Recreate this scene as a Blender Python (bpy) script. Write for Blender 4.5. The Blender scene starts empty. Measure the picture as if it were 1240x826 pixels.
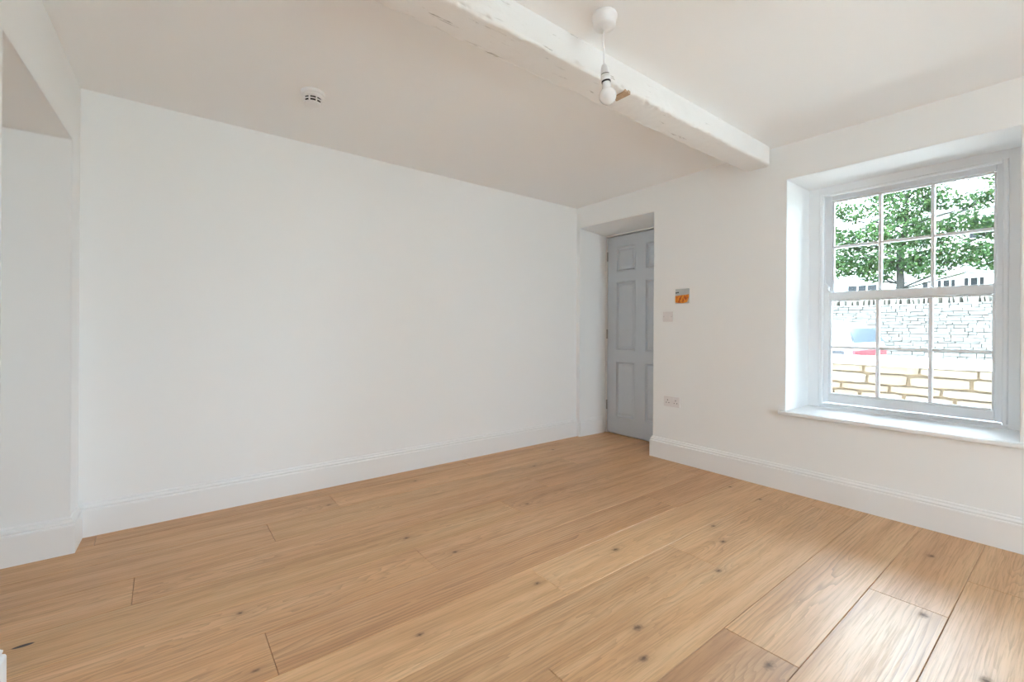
import bpy, bmesh, math, random
from mathutils import Vector, Matrix, noise

random.seed(7)
S = bpy.context.scene
C = S.collection

# ------------------------------------------------------------------ camera
cam_d = bpy.data.cameras.new('camera'); cam = bpy.data.objects.new('camera', cam_d); C.objects.link(cam)
FPX, YAW, ROLL = 544.765, 0.9113415, 0.0061252
cam_d.sensor_fit = 'HORIZONTAL'; cam_d.sensor_width = 36.0
cam_d.lens = 36.0 * FPX / 1240.0
cam_d.shift_y = -15.4353 / 1240.0
cam_d.clip_start = 0.02; cam_d.clip_end = 200
_F = Vector((math.cos(YAW), math.sin(YAW), 0)); _R0 = Vector((math.sin(YAW), -math.cos(YAW), 0)); _U0 = Vector((0, 0, 1))
_R = math.cos(ROLL) * _R0 + math.sin(ROLL) * _U0; _U = -math.sin(ROLL) * _R0 + math.cos(ROLL) * _U0
cam.matrix_world = Matrix(((_R.x, _U.x, -_F.x, 0), (_R.y, _U.y, -_F.y, 0), (_R.z, _U.z, -_F.z, 1.1), (0, 0, 0, 1)))
S.camera = cam

# ------------------------------------------------------------------ world: bright even overcast sky
SKY = 9.2
w = bpy.data.worlds.new('overcast_sky'); S.world = w; w.use_nodes = True
bg = w.node_tree.nodes['Background']
bg.inputs[0].default_value = (0.69, 0.853, 1.0, 1); bg.inputs[1].default_value = SKY

sun_d = bpy.data.lights.new('hazy_sun_offscreen', 'SUN'); sun_d.energy = 28.0; sun_d.angle = math.radians(4); sun_d.color = (.80, .925, 1.0)
sun = bpy.data.objects.new('hazy_sun_offscreen', sun_d); C.objects.link(sun)
sun.rotation_euler = Vector((.0, -.75, -1.0)).to_track_quat('-Z', 'Y').to_euler()   # high, shining along the street front, never in through the windows

S.view_settings.view_transform = 'Standard'
S.view_settings.look = 'None'
S.view_settings.gamma = 1.0
S.view_settings.use_curve_mapping = False
S.view_settings.exposure = 1.35
S.cycles.max_bounces = 16; S.cycles.diffuse_bounces = 10; S.cycles.glossy_bounces = 4
S.cycles.transparent_max_bounces = 16
S.cycles.caustics_reflective = False; S.cycles.caustics_refractive = False

def portal(name, loc, rot, sx, sy):
    l = bpy.data.lights.new(name, 'AREA'); l.shape = 'RECTANGLE'; l.size = sx; l.size_y = sy
    l.cycles.is_portal = True
    o = bpy.data.objects.new(name, l); C.objects.link(o); o.location = loc; o.rotation_euler = rot
    return o

# room numbers (metres)
WX = 3.372          # inner face of the window wall
OUT = 3.97          # outer face of the window wall
REAR = -3.0
ZC = 2.369          # ceiling
SILL, HEAD = 0.546, 2.130
W1 = (0.22, 1.286); W2 = (-1.55, -0.484)
DOORY = (2.34, 3.195)
DX = 3.75           # door plane
def left_x(y): return -0.345 - 0.04 * (3.2 - y)
def back_y(x): return 3.217 + 0.0075 * (x + 0.345)

portal('sky_portal_window', (OUT + .05, sum(W1) / 2, 1.34), (0, math.radians(90), 0), 1.7, 1.2)
portal('sky_portal_added_window_offscreen', (OUT + .05, sum(W2) / 2, 1.34), (0, math.radians(90), 0), 1.7, 1.2)
portal('sky_portal_added_door_offscreen', (1.5, REAR - .32, 1.05), (math.radians(-90), 0, math.radians(180)), 1.0, 2.1)

# ------------------------------------------------------------------ helpers
def new_obj(name, bm, mat=None, parent=None, smooth=False, loc=None):
    me = bpy.data.meshes.new(name)
    bmesh.ops.recalc_face_normals(bm, faces=bm.faces)
    bm.to_mesh(me); bm.free()
    if smooth:
        for p in me.polygons: p.use_smooth = True
    o = bpy.data.objects.new(name, me); C.objects.link(o)
    if mat: me.materials.append(mat)
    if loc is not None: o.location = loc
    if parent: o.parent = parent
    return o
def empty(name, loc=(0, 0, 0), rz=0):
    o = bpy.data.objects.new(name, None); C.objects.link(o); o.location = loc; o.rotation_euler = (0, 0, rz)
    o.empty_display_size = .1
    return o
def tag(o, label=None, cat=None, group=None, kind=None):
    if label: o['label'] = label
    if cat: o['category'] = cat
    if group: o['group'] = group
    if kind: o['kind'] = kind
    return o
def box(bm, x0, x1, y0, y1, z0, z1, bevel=0, seg=1):
    v = [bm.verts.new((x, y, z)) for x in (x0, x1) for y in (y0, y1) for z in (z0, z1)]
    fs = [bm.faces.new([v[i] for i in f]) for f in ((0, 1, 3, 2), (4, 6, 7, 5), (0, 4, 5, 1), (2, 3, 7, 6), (0, 2, 6, 4), (1, 5, 7, 3))]
    if bevel:
        es = list({e for f in fs for e in f.edges})
        bmesh.ops.bevel(bm, geom=es, offset=bevel, segments=seg, profile=.5, affect='EDGES', clamp_overlap=True)
def prism(bm, poly, z0, z1):
    """poly: list of (x,y); z0/z1 numbers or callables of (x,y)"""
    f0 = z0 if callable(z0) else (lambda x, y: z0)
    f1 = z1 if callable(z1) else (lambda x, y: z1)
    lo = [bm.verts.new((x, y, f0(x, y))) for x, y in poly]
    hi = [bm.verts.new((x, y, f1(x, y))) for x, y in poly]
    bm.faces.new(lo); bm.faces.new(hi[::-1])
    n = len(poly)
    for i in range(n): bm.faces.new((lo[i], hi[i], hi[(i + 1) % n], lo[(i + 1) % n]))
def lathe(bm, prof, seg=32, M=None, caps=True):
    """prof: list of (r,z) from one end to the other"""
    rings = []
    for r, z in prof:
        ring = []
        for k in range(seg):
            a = 2 * math.pi * k / seg
            p = Vector((r * math.cos(a), r * math.sin(a), z))
            ring.append(bm.verts.new(M @ p if M else p))
        rings.append(ring)
    for a, b in zip(rings, rings[1:]):
        for k in range(seg): bm.faces.new((a[k], a[(k + 1) % seg], b[(k + 1) % seg], b[k]))
    if caps:
        bm.faces.new(rings[0][::-1]); bm.faces.new(rings[-1])
def tube(bm, pts, rads, seg=8):
    rings = []
    n = len(pts)
    if not isinstance(rads, (list, tuple)): rads = [rads] * n
    for i, p in enumerate(pts):
        t = (Vector(pts[min(i + 1, n - 1)]) - Vector(pts[max(i - 1, 0)])).normalized()
        a = Vector((1, 0, 0)) if abs(t.x) < .8 else Vector((0, 1, 0))
        u = t.cross(a).normalized(); v = t.cross(u)
        rings.append([bm.verts.new(Vector(p) + rads[i] * (math.cos(2 * math.pi * k / seg) * u + math.sin(2 * math.pi * k / seg) * v)) for k in range(seg)])
    for a, b in zip(rings, rings[1:]):
        for k in range(seg): bm.faces.new((a[k], a[(k + 1) % seg], b[(k + 1) % seg], b[k]))
    bm.faces.new(rings[0][::-1]); bm.faces.new(rings[-1])
def sweep(bm, path, prof, side=1):
    """sweep a profile (t out of the wall, z) along a floor path with mitred corners; side=+1: the room lies left of the path"""
    P = [Vector(p) for p in path]
    nrm = []
    for a, b in zip(P, P[1:]):
        d = (b - a).normalized(); nrm.append(Vector((-d.y, d.x)) * side)
    rings = []
    for i, p in enumerate(P):
        if i == 0: m = nrm[0]
        elif i == len(P) - 1: m = nrm[-1]
        else:
            m = nrm[i - 1] + nrm[i]; m = m / m.dot(nrm[i])
        rings.append([bm.verts.new((p.x + m.x * t, p.y + m.y * t, z)) for t, z in prof])
    for a, b in zip(rings, rings[1:]):
        for k in range(len(prof)): bm.faces.new((a[k], b[k], b[(k + 1) % len(prof)], a[(k + 1) % len(prof)]))
    bm.faces.new(rings[0]); bm.faces.new(rings[-1][::-1])
BM = bmesh.new

# ------------------------------------------------------------------ materials
class NT:
    def __init__(s, name):
        s.m = bpy.data.materials.new(name); s.m.use_nodes = True
        s.t = s.m.node_tree; s.b = s.t.nodes['Principled BSDF']; s.out = s.t.nodes['Material Output']
    def n(s, typ, ins=None, **props):
        nd = s.t.nodes.new(typ)
        for k, v in props.items(): setattr(nd, k, v)
        if ins:
            for k, v in ins.items():
                sock = nd.inputs[k]
                if isinstance(v, bpy.types.NodeSocket): s.t.links.new(v, sock)
                else: sock.default_value = v
        return nd
    def math(s, op, a, b=0.0, c=None, clamp=False):
        ins = {0: a, 1: b}
        if c is not None: ins[2] = c
        return s.n('ShaderNodeMath', ins, operation=op, use_clamp=clamp).outputs[0]
    def vm(s, op, a, b=(0, 0, 0)):
        nd = s.n('ShaderNodeVectorMath', {0: a, 1: b}, operation=op)
        return nd.outputs['Value'] if op in ('LENGTH', 'DISTANCE', 'DOT_PRODUCT') else nd.outputs[0]
    def mix(s, fac, a, b, blend='MIX'):
        nd = s.t.nodes.new('ShaderNodeMix'); nd.data_type = 'RGBA'; nd.blend_type = blend
        for i, v in ((0, fac), (6, a), (7, b)):
            if isinstance(v, bpy.types.NodeSocket): s.t.links.new(v, nd.inputs[i])
            else: nd.inputs[i].default_value = v
        return nd.outputs[2]
    def ramp(s, fac, stops, interp='LINEAR'):
        nd = s.n('ShaderNodeValToRGB', {0: fac}); cr = nd.color_ramp; cr.interpolation = interp
        while len(cr.elements) < len(stops): cr.elements.new(.5)
        for e, (p, c) in zip(cr.elements, stops): e.position = p; e.color = (*c, 1) if len(c) == 3 else c
        return nd.outputs[0]
    def set(s, **k):
        for key, v in k.items():
            sock = s.b.inputs[key.replace('_', ' ')]
            if isinstance(v, bpy.types.NodeSocket): s.t.links.new(v, sock)
            else: sock.default_value = v
        return s
    def bump(s, h, strength=.2, dist=.01, normal=None):
        ins = {'Height': h, 'Strength': strength, 'Distance': dist}
        if normal: ins['Normal'] = normal
        nd = s.n('ShaderNodeBump', ins)
        s.t.links.new(nd.outputs[0], s.b.inputs['Normal'])
def rgb(r, g, b): return (r, g, b, 1)
def plain(name, col, rough=.5, metal=0, spec=.5, var=0, scale=6, bump=0, bscale=40, bdist=.002):
    t = NT(name); t.set(Roughness=rough, Metallic=metal); t.b.inputs['Specular IOR Level'].default_value = spec
    tc = t.n('ShaderNodeTexCoord').outputs['Object']
    if var:
        nz = t.n('ShaderNodeTexNoise', {'Vector': tc, 'Scale': scale, 'Detail': 4}).outputs[0]
        t.set(Base_Color=t.mix(nz, tuple(c * (1 - var) for c in col[:3]) + (1,), tuple(min(1, c * (1 + var)) for c in col[:3]) + (1,)))
    else: t.set(Base_Color=col)
    if bump:
        nz = t.n('ShaderNodeTexNoise', {'Vector': tc, 'Scale': bscale, 'Detail': 5}).outputs[0]
        t.bump(nz, bump, bdist)
    return t.m
def paint(name, col, rough=.85, radius=.012, bump=.12):
    """wall paint with softly rounded plaster arrises"""
    t = NT(name); t.set(Base_Color=col, Roughness=rough); t.b.inputs['Specular IOR Level'].default_value = .25
    geo = t.n('ShaderNodeNewGeometry').outputs['Position']
    nz = t.n('ShaderNodeTexNoise', {'Vector': geo, 'Scale': 2.2, 'Detail': 3}).outputs[0]
    bv = t.n('ShaderNodeBevel', {'Radius': radius}, samples=3).outputs[0]
    t.bump(nz, bump, .02, bv)
    return t.m

M = {}
M['wall'] = paint('white_wall_paint', rgb(.895, .898, .896))
M['ceiling'] = paint('white_ceiling_paint', rgb(.925, .93, .935))
M['trim'] = plain('white_satin_paint', rgb(.87, .87, .87), .35, spec=.4)
M['sash'] = plain('white_gloss_paint', rgb(.84, .85, .865), .3, spec=.4)
M['sill'] = plain('sill_gloss_paint', rgb(.88, .88, .885), .25, spec=.5)
M['door'] = plain('blue_grey_satin_paint', rgb(.60, .655, .72), .4, spec=.4, var=.02, scale=3)
M['steel'] = plain('brushed_steel', rgb(.42, .41, .40), .35, 1)
M['plastic'] = plain('white_plastic', rgb(.86, .855, .86), .3, spec=.45)
M['plate'] = plain('warm_white_plastic', rgb(.80, .765, .765), .3, spec=.45)
M['dark'] = plain('black_plastic', rgb(.012, .012, .013), .5)
M['gap'] = plain('timber_subfloor', rgb(.34, .24, .15), .9)
M['bulb'] = plain('opal_white_glass', rgb(.86, .86, .86), .18, spec=.5)

def glass_mat():
    t = NT('window_glass')
    tr = t.n('ShaderNodeBsdfTransparent', {'Color': rgb(.97, .985, .98)}).outputs[0]
    gl = t.n('ShaderNodeBsdfGlossy', {'Color': rgb(1, 1, 1), 'Roughness': 0.0}).outputs[0]
    fr = t.n('ShaderNodeFresnel', {'IOR': 1.45}).outputs[0]
    mx = t.n('ShaderNodeMixShader', {0: fr, 1: tr, 2: gl}).outputs[0]
    t.t.links.new(mx, t.out.inputs[0])
    return t.m
M['glass'] = glass_mat()

# knots seen in the boards: x, y, radius
KNOTS = [(.239, 2.001, .013), (.239, 1.634, .012), (1.011, 2.194, .016), (1.137, 1.913, .015), (.732, 1.472, .014), (.812, 2.888, .012),
         (1.281, 1.463, .015), (1.787, 1.452, .02), (1.386, 1.021, .021), (1.273, .913, .02), (1.808, 2.166, .013), (2.35, 2.73, .012),
         (1.433, 2.973, .012), (2.97, .478, .02), (2.006, 1.04, .017), (1.575, .645, .024), (2.33, .396, .022), (2.438, 1.295, .014),
         (3.065, 1.316, .013), (3.14, 1.549, .013), (2.8, 2.994, .012), (2.05, .2, .024), (2.30, 1.17, .02)]
def oak():
    t = NT('oiled_oak')
    oi = t.n('ShaderNodeObjectInfo')
    rnd = oi.outputs['Random']; tint = oi.outputs['Color']; flat = oi.outputs['Alpha']
    tc = t.n('ShaderNodeTexCoord').outputs['Object']
    wp = t.n('ShaderNodeNewGeometry').outputs['Position']
    sx = t.n('ShaderNodeSeparateXYZ', {0: tc}); X, Y = sx.outputs[0], sx.outputs[1]
    # nearest knot, measured in knot radii, boards stretched along their grain
    dmin = None
    for kx, ky, kr in KNOTS:
        d = t.vm('SUBTRACT', wp, (kx, ky, 0)); d = t.vm('MULTIPLY', d, (.62 / kr, 1 / kr, 0)); d = t.vm('LENGTH', d)
        dmin = d if dmin is None else t.math('MINIMUM', dmin, d)
    # the long dark filled split by the alcove
    d = t.vm('SUBTRACT', wp, (-.375, 2.244, 0)); d = t.vm('MULTIPLY', d, (1 / .030, 1 / .0095, 0)); split = t.vm('LENGTH', d)
    # scattered small knots elsewhere
    warp = t.math('DIVIDE', 1.0, t.math('ADD', 1.0, t.math('MULTIPLY', dmin, t.math('MULTIPLY', dmin, .09))))
    # cathedral rings: a cut through slightly tilted growth cones
    off = t.math('MULTIPLY', rnd, 53.0)
    cvec = t.n('ShaderNodeCombineXYZ', {0: t.math('MULTIPLY', X, .8), 1: t.math('MULTIPLY', Y, 6.0), 2: off}).outputs[0]
    n1 = t.n('ShaderNodeTexNoise', {'Vector': cvec, 'Scale': 1.6, 'Detail': 3, 'Roughness': .55}).outputs[0]
    cvec2 = t.n('ShaderNodeCombineXYZ', {0: t.math('MULTIPLY', X, 6.0), 1: t.math('MULTIPLY', Y, 24.0), 2: off}).outputs[0]
    n2 = t.n('ShaderNodeTexNoise', {'Vector': cvec2, 'Scale': 1.4, 'Detail': 2}).outputs[0]
    slope = t.math('MULTIPLY', t.math('SUBTRACT', t.math('FRACT', t.math('MULTIPLY', rnd, 11.3)), .5), .11)
    h = t.math('ADD', t.math('MULTIPLY', X, slope), t.math('MULTIPLY', t.math('SUBTRACT', n1, .5), .20))
    h = t.math('ADD', h, t.math('MULTIPLY', t.math('SUBTRACT', n2, .5), .009))
    h = t.math('ADD', h, t.math('MULTIPLY', warp, .035))
    h = t.math('ADD', h, .035)
    h = t.math('DIVIDE', h, t.math('POWER', flat, .6))
    yo = t.math('MULTIPLY', t.math('SUBTRACT', t.math('FRACT', t.math('MULTIPLY', rnd, 5.7)), .5), .12)
    yy = t.math('SUBTRACT', Y, yo)
    v = t.math('SQRT', t.math('ADD', t.math('MULTIPLY', yy, yy), t.math('MULTIPLY', h, h)))
    ring = t.math('FRACT', t.math('MULTIPLY', v, 62.0))
    ringm = t.math('POWER', ring, 2.5)                      # soft rise, sharp late-wood edge
    amt = t.ramp(t.n('ShaderNodeTexNoise', {'Vector': cvec, 'Scale': .9, 'Detail': 1}).outputs[0], [(.36, (.22,) * 3), (.58, (1,) * 3)])
    ringa = t.math('MULTIPLY', ringm, amt)
    # fine pores and streaks
    pv = t.n('ShaderNodeCombineXYZ', {0: t.math('MULTIPLY', X, 5.0), 1: t.math('MULTIPLY', Y, 170.0), 2: off}).outputs[0]
    pores = t.n('ShaderNodeTexNoise', {'Vector': pv, 'Scale': 1.0, 'Detail': 3, 'Roughness': .65}).outputs[0]
    sv = t.n('ShaderNodeCombineXYZ', {0: t.math('MULTIPLY', X, .9), 1: t.math('MULTIPLY', Y, 16.0), 2: off}).outputs[0]
    streak = t.n('ShaderNodeTexNoise', {'Vector': sv, 'Scale': 1.0, 'Detail': 4}).outputs[0]
    base = t.ramp(streak, [(.25, (.55, .286, .122)), (.5, (.695, .396, .190)), (.78, (.765, .483, .256))])
    base = t.mix(t.math('MULTIPLY', ringa, t.math('MULTIPLY', t.math('SQRT', flat), .56)), base, rgb(.36, .185, .082))
    pm = t.ramp(pores, [(.38, (1,) * 3), (.52, (0,) * 3)])
    base = t.mix(t.math('MULTIPLY', pm, .30), base, rgb(.30, .165, .08))
    base = t.mix(1.0, base, tint, 'MULTIPLY')
    halo = t.ramp(t.math('DIVIDE', dmin, 6.0), [(.10, (.75,) * 3), (.30, (.25,) * 3), (.8, (0,) * 3)])
    base = t.mix(t.math('MULTIPLY', halo, .45), base, rgb(.34, .19, .095))
    kn = t.n('ShaderNodeTexNoise', {'Vector': wp, 'Scale': 90.0, 'Detail': 3}).outputs[0]
    core = t.ramp(t.math('ADD', dmin, t.math('MULTIPLY', t.math('SUBTRACT', kn, .5), .9)), [(.12, (.95,) * 3), (.45, (.45,) * 3), (.85, (0,) * 3)])
    base = t.mix(core, base, rgb(.13, .068, .036))
    sp = t.ramp(split, [(.8, (1,) * 3), (1.0, (0,) * 3)])
    base = t.mix(sp, base, rgb(.022, .010, .007))
    rough = t.math('ADD', t.math('ADD', .40, t.math('MULTIPLY', pm, .10)), t.math('MULTIPLY', core, .3))
    t.set(Base_Color=base, Roughness=rough); t.b.inputs['IOR'].default_value = 1.5
    t.b.inputs['Specular IOR Level'].default_value = .85
    hgt = t.math('SUBTRACT', t.math('MULTIPLY', ringa, -.5), t.math('MULTIPLY', pm, .6))
    t.bump(hgt, .10, .0010)
    return t.m
M['oak'] = oak()

def beam_mat():
    t = NT('flaking_white_beam_paint')
    wp = t.n('ShaderNodeNewGeometry').outputs['Position']
    st = t.vm('MULTIPLY', wp, (5.0, 40.0, 40.0))
    nz = t.n('ShaderNodeTexNoise', {'Vector': st, 'Scale': 1.0, 'Detail': 6, 'Roughness': .7}).outputs[0]
    big = t.n('ShaderNodeTexNoise', {'Vector': wp, 'Scale': 5.0, 'Detail': 2}).outputs[0]
    crack = t.ramp(nz, [(.33, (1,) * 3), (.39, (0,) * 3)])
    where = t.ramp(big, [(.42, (0,) * 3), (.52, (1,) * 3)])
    px_ = t.n('ShaderNodeSeparateXYZ', {0: wp}).outputs[0]
    where = t.math('MULTIPLY', where, t.n('ShaderNodeMapRange', {0: px_, 1: 2.75, 2: 2.35, 3: 0.0, 4: 1.0}).outputs[0])   # the wall end has been replastered smooth
    f = t.math('MULTIPLY', crack, where)
    col = t.mix(big, rgb(.84, .825, .805), rgb(.88, .87, .86))
    col = t.mix(t.math('MULTIPLY', f, .8), col, rgb(.30, .27, .235))
    t.set(Base_Color=col, Roughness=.7)
    fine = t.n('ShaderNodeTexNoise', {'Vector': t.vm('MULTIPLY', wp, (18, 60, 60)), 'Scale': 1.0, 'Detail': 5, 'Roughness': .6}).outputs[0]
    t.bump(fine, .35, .006)
    return t.m
M['beam'] = beam_mat()
M['bare_wood'] = plain('bare_timber', rgb(.54, .38, .25), .8, var=.35, scale=60)

# ------------------------------------------------------------------ room shell
root_floor = tag(empty('floor'), 'wide oiled oak plank floor', kind='structure')
bm = BM(); box(bm, -1.4, OUT - .02, REAR - .1, 3.6, -.08, -.0135)
new_obj('subfloor', bm, M['gap'], root_floor)
PW = .2475; LEN = 2.22
rows = {-1: 2.80, 0: 2.385, 1: 1.641, 2: .99, 3: 2.04, 4: 1.33, 5: .294, 6: .994, 7: 1.70, 8: -.094, 9: .46, 10: .862, 11: 1.95, 12: .7}
tints = {(4, 0): (1.06, 1.10, 1.14), (4, 1): (1.05, 1.09, 1.13), (5, 1): (.93, .89, .87), (5, 0): (.98, .95, .92), (3, 0): (.93, .95, .97), (3, 1): (1.0, 1.02, 1.04),
         (2, 0): (.86, .84, .84), (2, 1): (.97, .99, 1.01), (1, 0): (.79, .77, .79), (1, 1): (1.0, 1.03, 1.06), (0, 0): (.98, 1.01, 1.04), (0, 1): (.95, .95, .96),
         (-1, 0): (1.0, 1.03, 1.06), (-1, 1): (.96, .97, .98), (8, 0): (1.04, 1.04, 1.04), (8, 1): (.96, .93, .90), (9, 0): (.94, .92, .9), (10, 0): (.95, .93, .9), (11, 0): (.94, .91, .88)}
rr = random.Random(3)
for k in range(-14, 13):
    y0 = .333 + PW * k; y1 = y0 + PW
    ymax = 3.24
    if y0 > ymax: continue
    j = rows.get(k, rr.uniform(-.2, 1.9))
    cuts = [j + LEN * m for m in range(-3, 4)]
    idx = 0
    for a, b in zip(cuts, cuts[1:]):
        xe = 3.76 if y0 > 2.2 else WX
        if y0 < 2.34 < y1: xe = 3.76
        xs = left_x(y1) - .0 if y1 < 2.0 else -1.24
        a2, b2 = max(a, xs), min(b, xe)
        if b2 - a2 < .02: continue
        yy1 = min(y1, ymax)
        bm = BM(); g = .0007
        hx, hy = (b2 - a2) / 2 - g, (yy1 - y0) / 2 - g
        # board with a fine eased edge
        e = .0016; z = 0.0
        outer = [bm.verts.new((sx_ * hx, sy_ * hy, z - e)) for sx_, sy_ in ((-1, -1), (1, -1), (1, 1), (-1, 1))]
        inner = [bm.verts.new((sx_ * (hx - e), sy_ * (hy - e), z)) for sx_, sy_ in ((-1, -1), (1, -1), (1, 1), (-1, 1))]
        low = [bm.verts.new((sx_ * hx, sy_ * hy, -.0135)) for sx_, sy_ in ((-1, -1), (1, -1), (1, 1), (-1, 1))]
        bm.faces.new(inner)
        for i in range(4):
            bm.faces.new((outer[i], outer[(i + 1) % 4], inner[(i + 1) % 4], inner[i])); bm.faces.new((low[i], low[(i + 1) % 4], outer[(i + 1) % 4], outer[i]))
        o = new_obj('plank', bm, M['oak'], root_floor, loc=((a2 + b2) / 2, (y0 + yy1) / 2, 0))
        seg = 1 if a >= j - .01 else 0
        tn = tints.get((k, seg))
        if not tn:
            q = rr.uniform(.92, 1.06); tn = (q, q * rr.uniform(.97, 1.02), q * rr.uniform(.94, 1.03))
        o.color = (*tn, 2.4 if (k, seg) in ((5, 1), (0, 0), (0, 1), (1, 1), (-1, 0)) else 1.0)   # alpha: how flat-sawn the board is

# ceiling: level to the beam, dipping gently to the back wall
bm = BM()
ys = [REAR - .1, 1.5, 3.6]; dz = lambda y: ZC if y <= 1.5 else ZC - .038 * (y - 1.5) / 1.72
xs = [-1.4, 3.45]
lo = {(i, j): bm.verts.new((xs[i], ys[j], dz(ys[j]))) for i in (0, 1) for j in (0, 1, 2)}
hi = {(i, j): bm.verts.new((xs[i], ys[j], 2.6)) for i in (0, 1) for j in (0, 1, 2)}
for j in (0, 1):
    bm.faces.new((lo[0, j], lo[1, j], lo[1, j + 1], lo[0, j + 1])); bm.faces.new((hi[0, j], hi[0, j + 1], hi[1, j + 1], hi[1, j]))
    for i in (0, 1): bm.faces.new((lo[i, j], lo[i, j + 1], hi[i, j + 1], hi[i, j]))
for j in (0, 2): bm.faces.new((lo[0, j], lo[1, j], hi[1, j], hi[0, j]))
tag(new_obj('ceiling', bm, M['ceiling']), 'plain white painted ceiling', kind='structure')

# window wall with two window openings, one of them added out of view, and the deep door recess
T = 2.6
def cell_wall(bm, ycuts, zcuts, solid, front, back):
    """one clean shell: cells in y and z, front/back give x for (y,z)"""
    V = {}
    def v(i, j, s):
        if (i, j, s) not in V: V[i, j, s] = bm.verts.new(((front if s == 0 else back)(ycuts[i], zcuts[j]), ycuts[i], zcuts[j]))
        return V[i, j, s]
    ny, nz = len(ycuts) - 1, len(zcuts) - 1
    ok = lambda i, j: 0 <= i < ny and 0 <= j < nz and solid(i, j)
    for i in range(ny):
        for j in range(nz):
            if not ok(i, j): continue
            for s in (0, 1): bm.faces.new((v(i, j, s), v(i + 1, j, s), v(i + 1, j + 1, s), v(i, j + 1, s)))
            if not ok(i - 1, j): bm.faces.new((v(i, j, 0), v(i, j + 1, 0), v(i, j + 1, 1), v(i, j, 1)))
            if not ok(i + 1, j): bm.faces.new((v(i + 1, j, 0), v(i + 1, j + 1, 0), v(i + 1, j + 1, 1), v(i + 1, j, 1)))
            if not ok(i, j - 1): bm.faces.new((v(i, j, 0), v(i + 1, j, 0), v(i + 1, j, 1), v(i, j, 1)))
            if not ok(i, j + 1): bm.faces.new((v(i, j + 1, 0), v(i + 1, j + 1, 0), v(i + 1, j + 1, 1), v(i, j + 1, 1)))
bm = BM()
yc = [REAR - .1, W2[0], W2[1], W1[0], W1[1], DOORY[0], DOORY[1], 3.6]; zc_ = [-.08, SILL - .03, 2.122, HEAD, T]
holes = {(1, 1), (1, 2), (3, 1), (3, 2), (5, 0), (5, 1)}
cell_wall(bm, yc, zc_, lambda i, j: (i, j) not in holes, lambda y, z: WX - (.022 if y > 3.1 else 0), lambda y, z: OUT)
for v_ in bm.verts:                                       # recess head falls a little towards the door
    if abs(v_.co.z - 2.122) < .001 and v_.co.x > 3.9 and v_.co.y > 2.3: v_.co.z -= .055
tag(new_obj('wall_right', bm, M['wall']), 'thick white wall with sash window and recessed door', kind='structure')
# back wall
bm = BM(); prism(bm, [(-1.4, back_y(-1.4)), (3.36, back_y(3.36)), (3.36, 3.6), (-1.4, 3.6)], -.08, T)
tag(new_obj('wall_back', bm, M['wall']), 'long bare white back wall', kind='structure')
# left wall with the alcove opening
AY0, AY1, AX, AZ = 2.04, 3.03, -1.25, 2.0
bm = BM()
cell_wall(bm, [REAR - .1, AY0, AY1, 3.3], [-.08, AZ, T], lambda i, j: (i, j) != (1, 0), lambda y, z: left_x(y), lambda y, z: AX)
box(bm, -1.4, AX - .0005, REAR - .1, 3.3, -.08, T)
tag(new_obj('wall_left', bm, M['wall']), 'white left wall with square-headed alcove opening', kind='structure')
# rear wall behind the camera; unseen glazed door added to let in more daylight
GX0, GX1, GZ = 1.0, 2.0, 2.1
bm = BM()
box(bm, -1.4, GX0, REAR - .3, REAR, -.08, T); box(bm, GX1, OUT, REAR - .3, REAR, -.08, T); box(bm, GX0, GX1, REAR - .3, REAR, GZ, T); box(bm, GX0, GX1, REAR - .3, REAR, -.08, 0)
tag(new_obj('wall_rear', bm, M['wall']), 'white rear wall with added glazed door', kind='structure')
gd = tag(empty('door_2_added', (1.5, REAR - .15, 0)), 'added white framed glazed door, out of view', kind='structure')
bm = BM()
for x in (-.47, .47): box(bm, x - .03, x + .03, -.03, .03, 0, GZ)
for z in (.03, GZ - .03): box(bm, -.44, .44, -.03, .03, z - .03, z + .03)
new_obj('door_frame', bm, M['sash'], gd)
for x0, x1 in ((-.44, .44),):
    bm = BM(); box(bm, x0, x1, -.003, .003, .06, GZ - .06); new_obj('pane', bm, M['glass'], gd)

# skirting boards
PROF = [(0, 0), (.020, 0), (.020, .134), (.0185, .140), (.0145, .1425), (.0145, .146), (.0165, .1485), (.0165, .153), (.0125, .158), (.0085, .1625), (.0085, .168), (.005, .173), (0, .174)]
def skirting(name, path, label, side=1, prof=PROF):
    bm = BM(); sweep(bm, path, prof, side)
    return tag(new_obj(name, bm, M['trim']), label, kind='structure')
skirting('baseboard_back', [(3.345, back_y(3.345)), (-.33, back_y(-.33))], 'tall white moulded skirting along back wall')
skirting('baseboard_left', [(left_x(3.2), 3.2), (left_x(AY1), AY1), (AX, AY1)], 'white moulded skirting turning into the alcove', side=1)
skirting('baseboard_left.001', [(left_x(1.943) - .002, 1.943), (left_x(REAR) - .002, REAR)], 'white skirting end before the alcove', prof=[(t * 2.0, z) for t, z in PROF])
skirting('baseboard_right', [(WX, REAR), (WX, DOORY[0]), (DX - .04, DOORY[0])], 'tall white moulded skirting under sash window')
skirting('baseboard_recess', [(DX - .045, 3.190), (3.36, 3.2025)], 'short white skirting inside door recess', prof=[(t * .8, z) for t, z in PROF])

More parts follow.
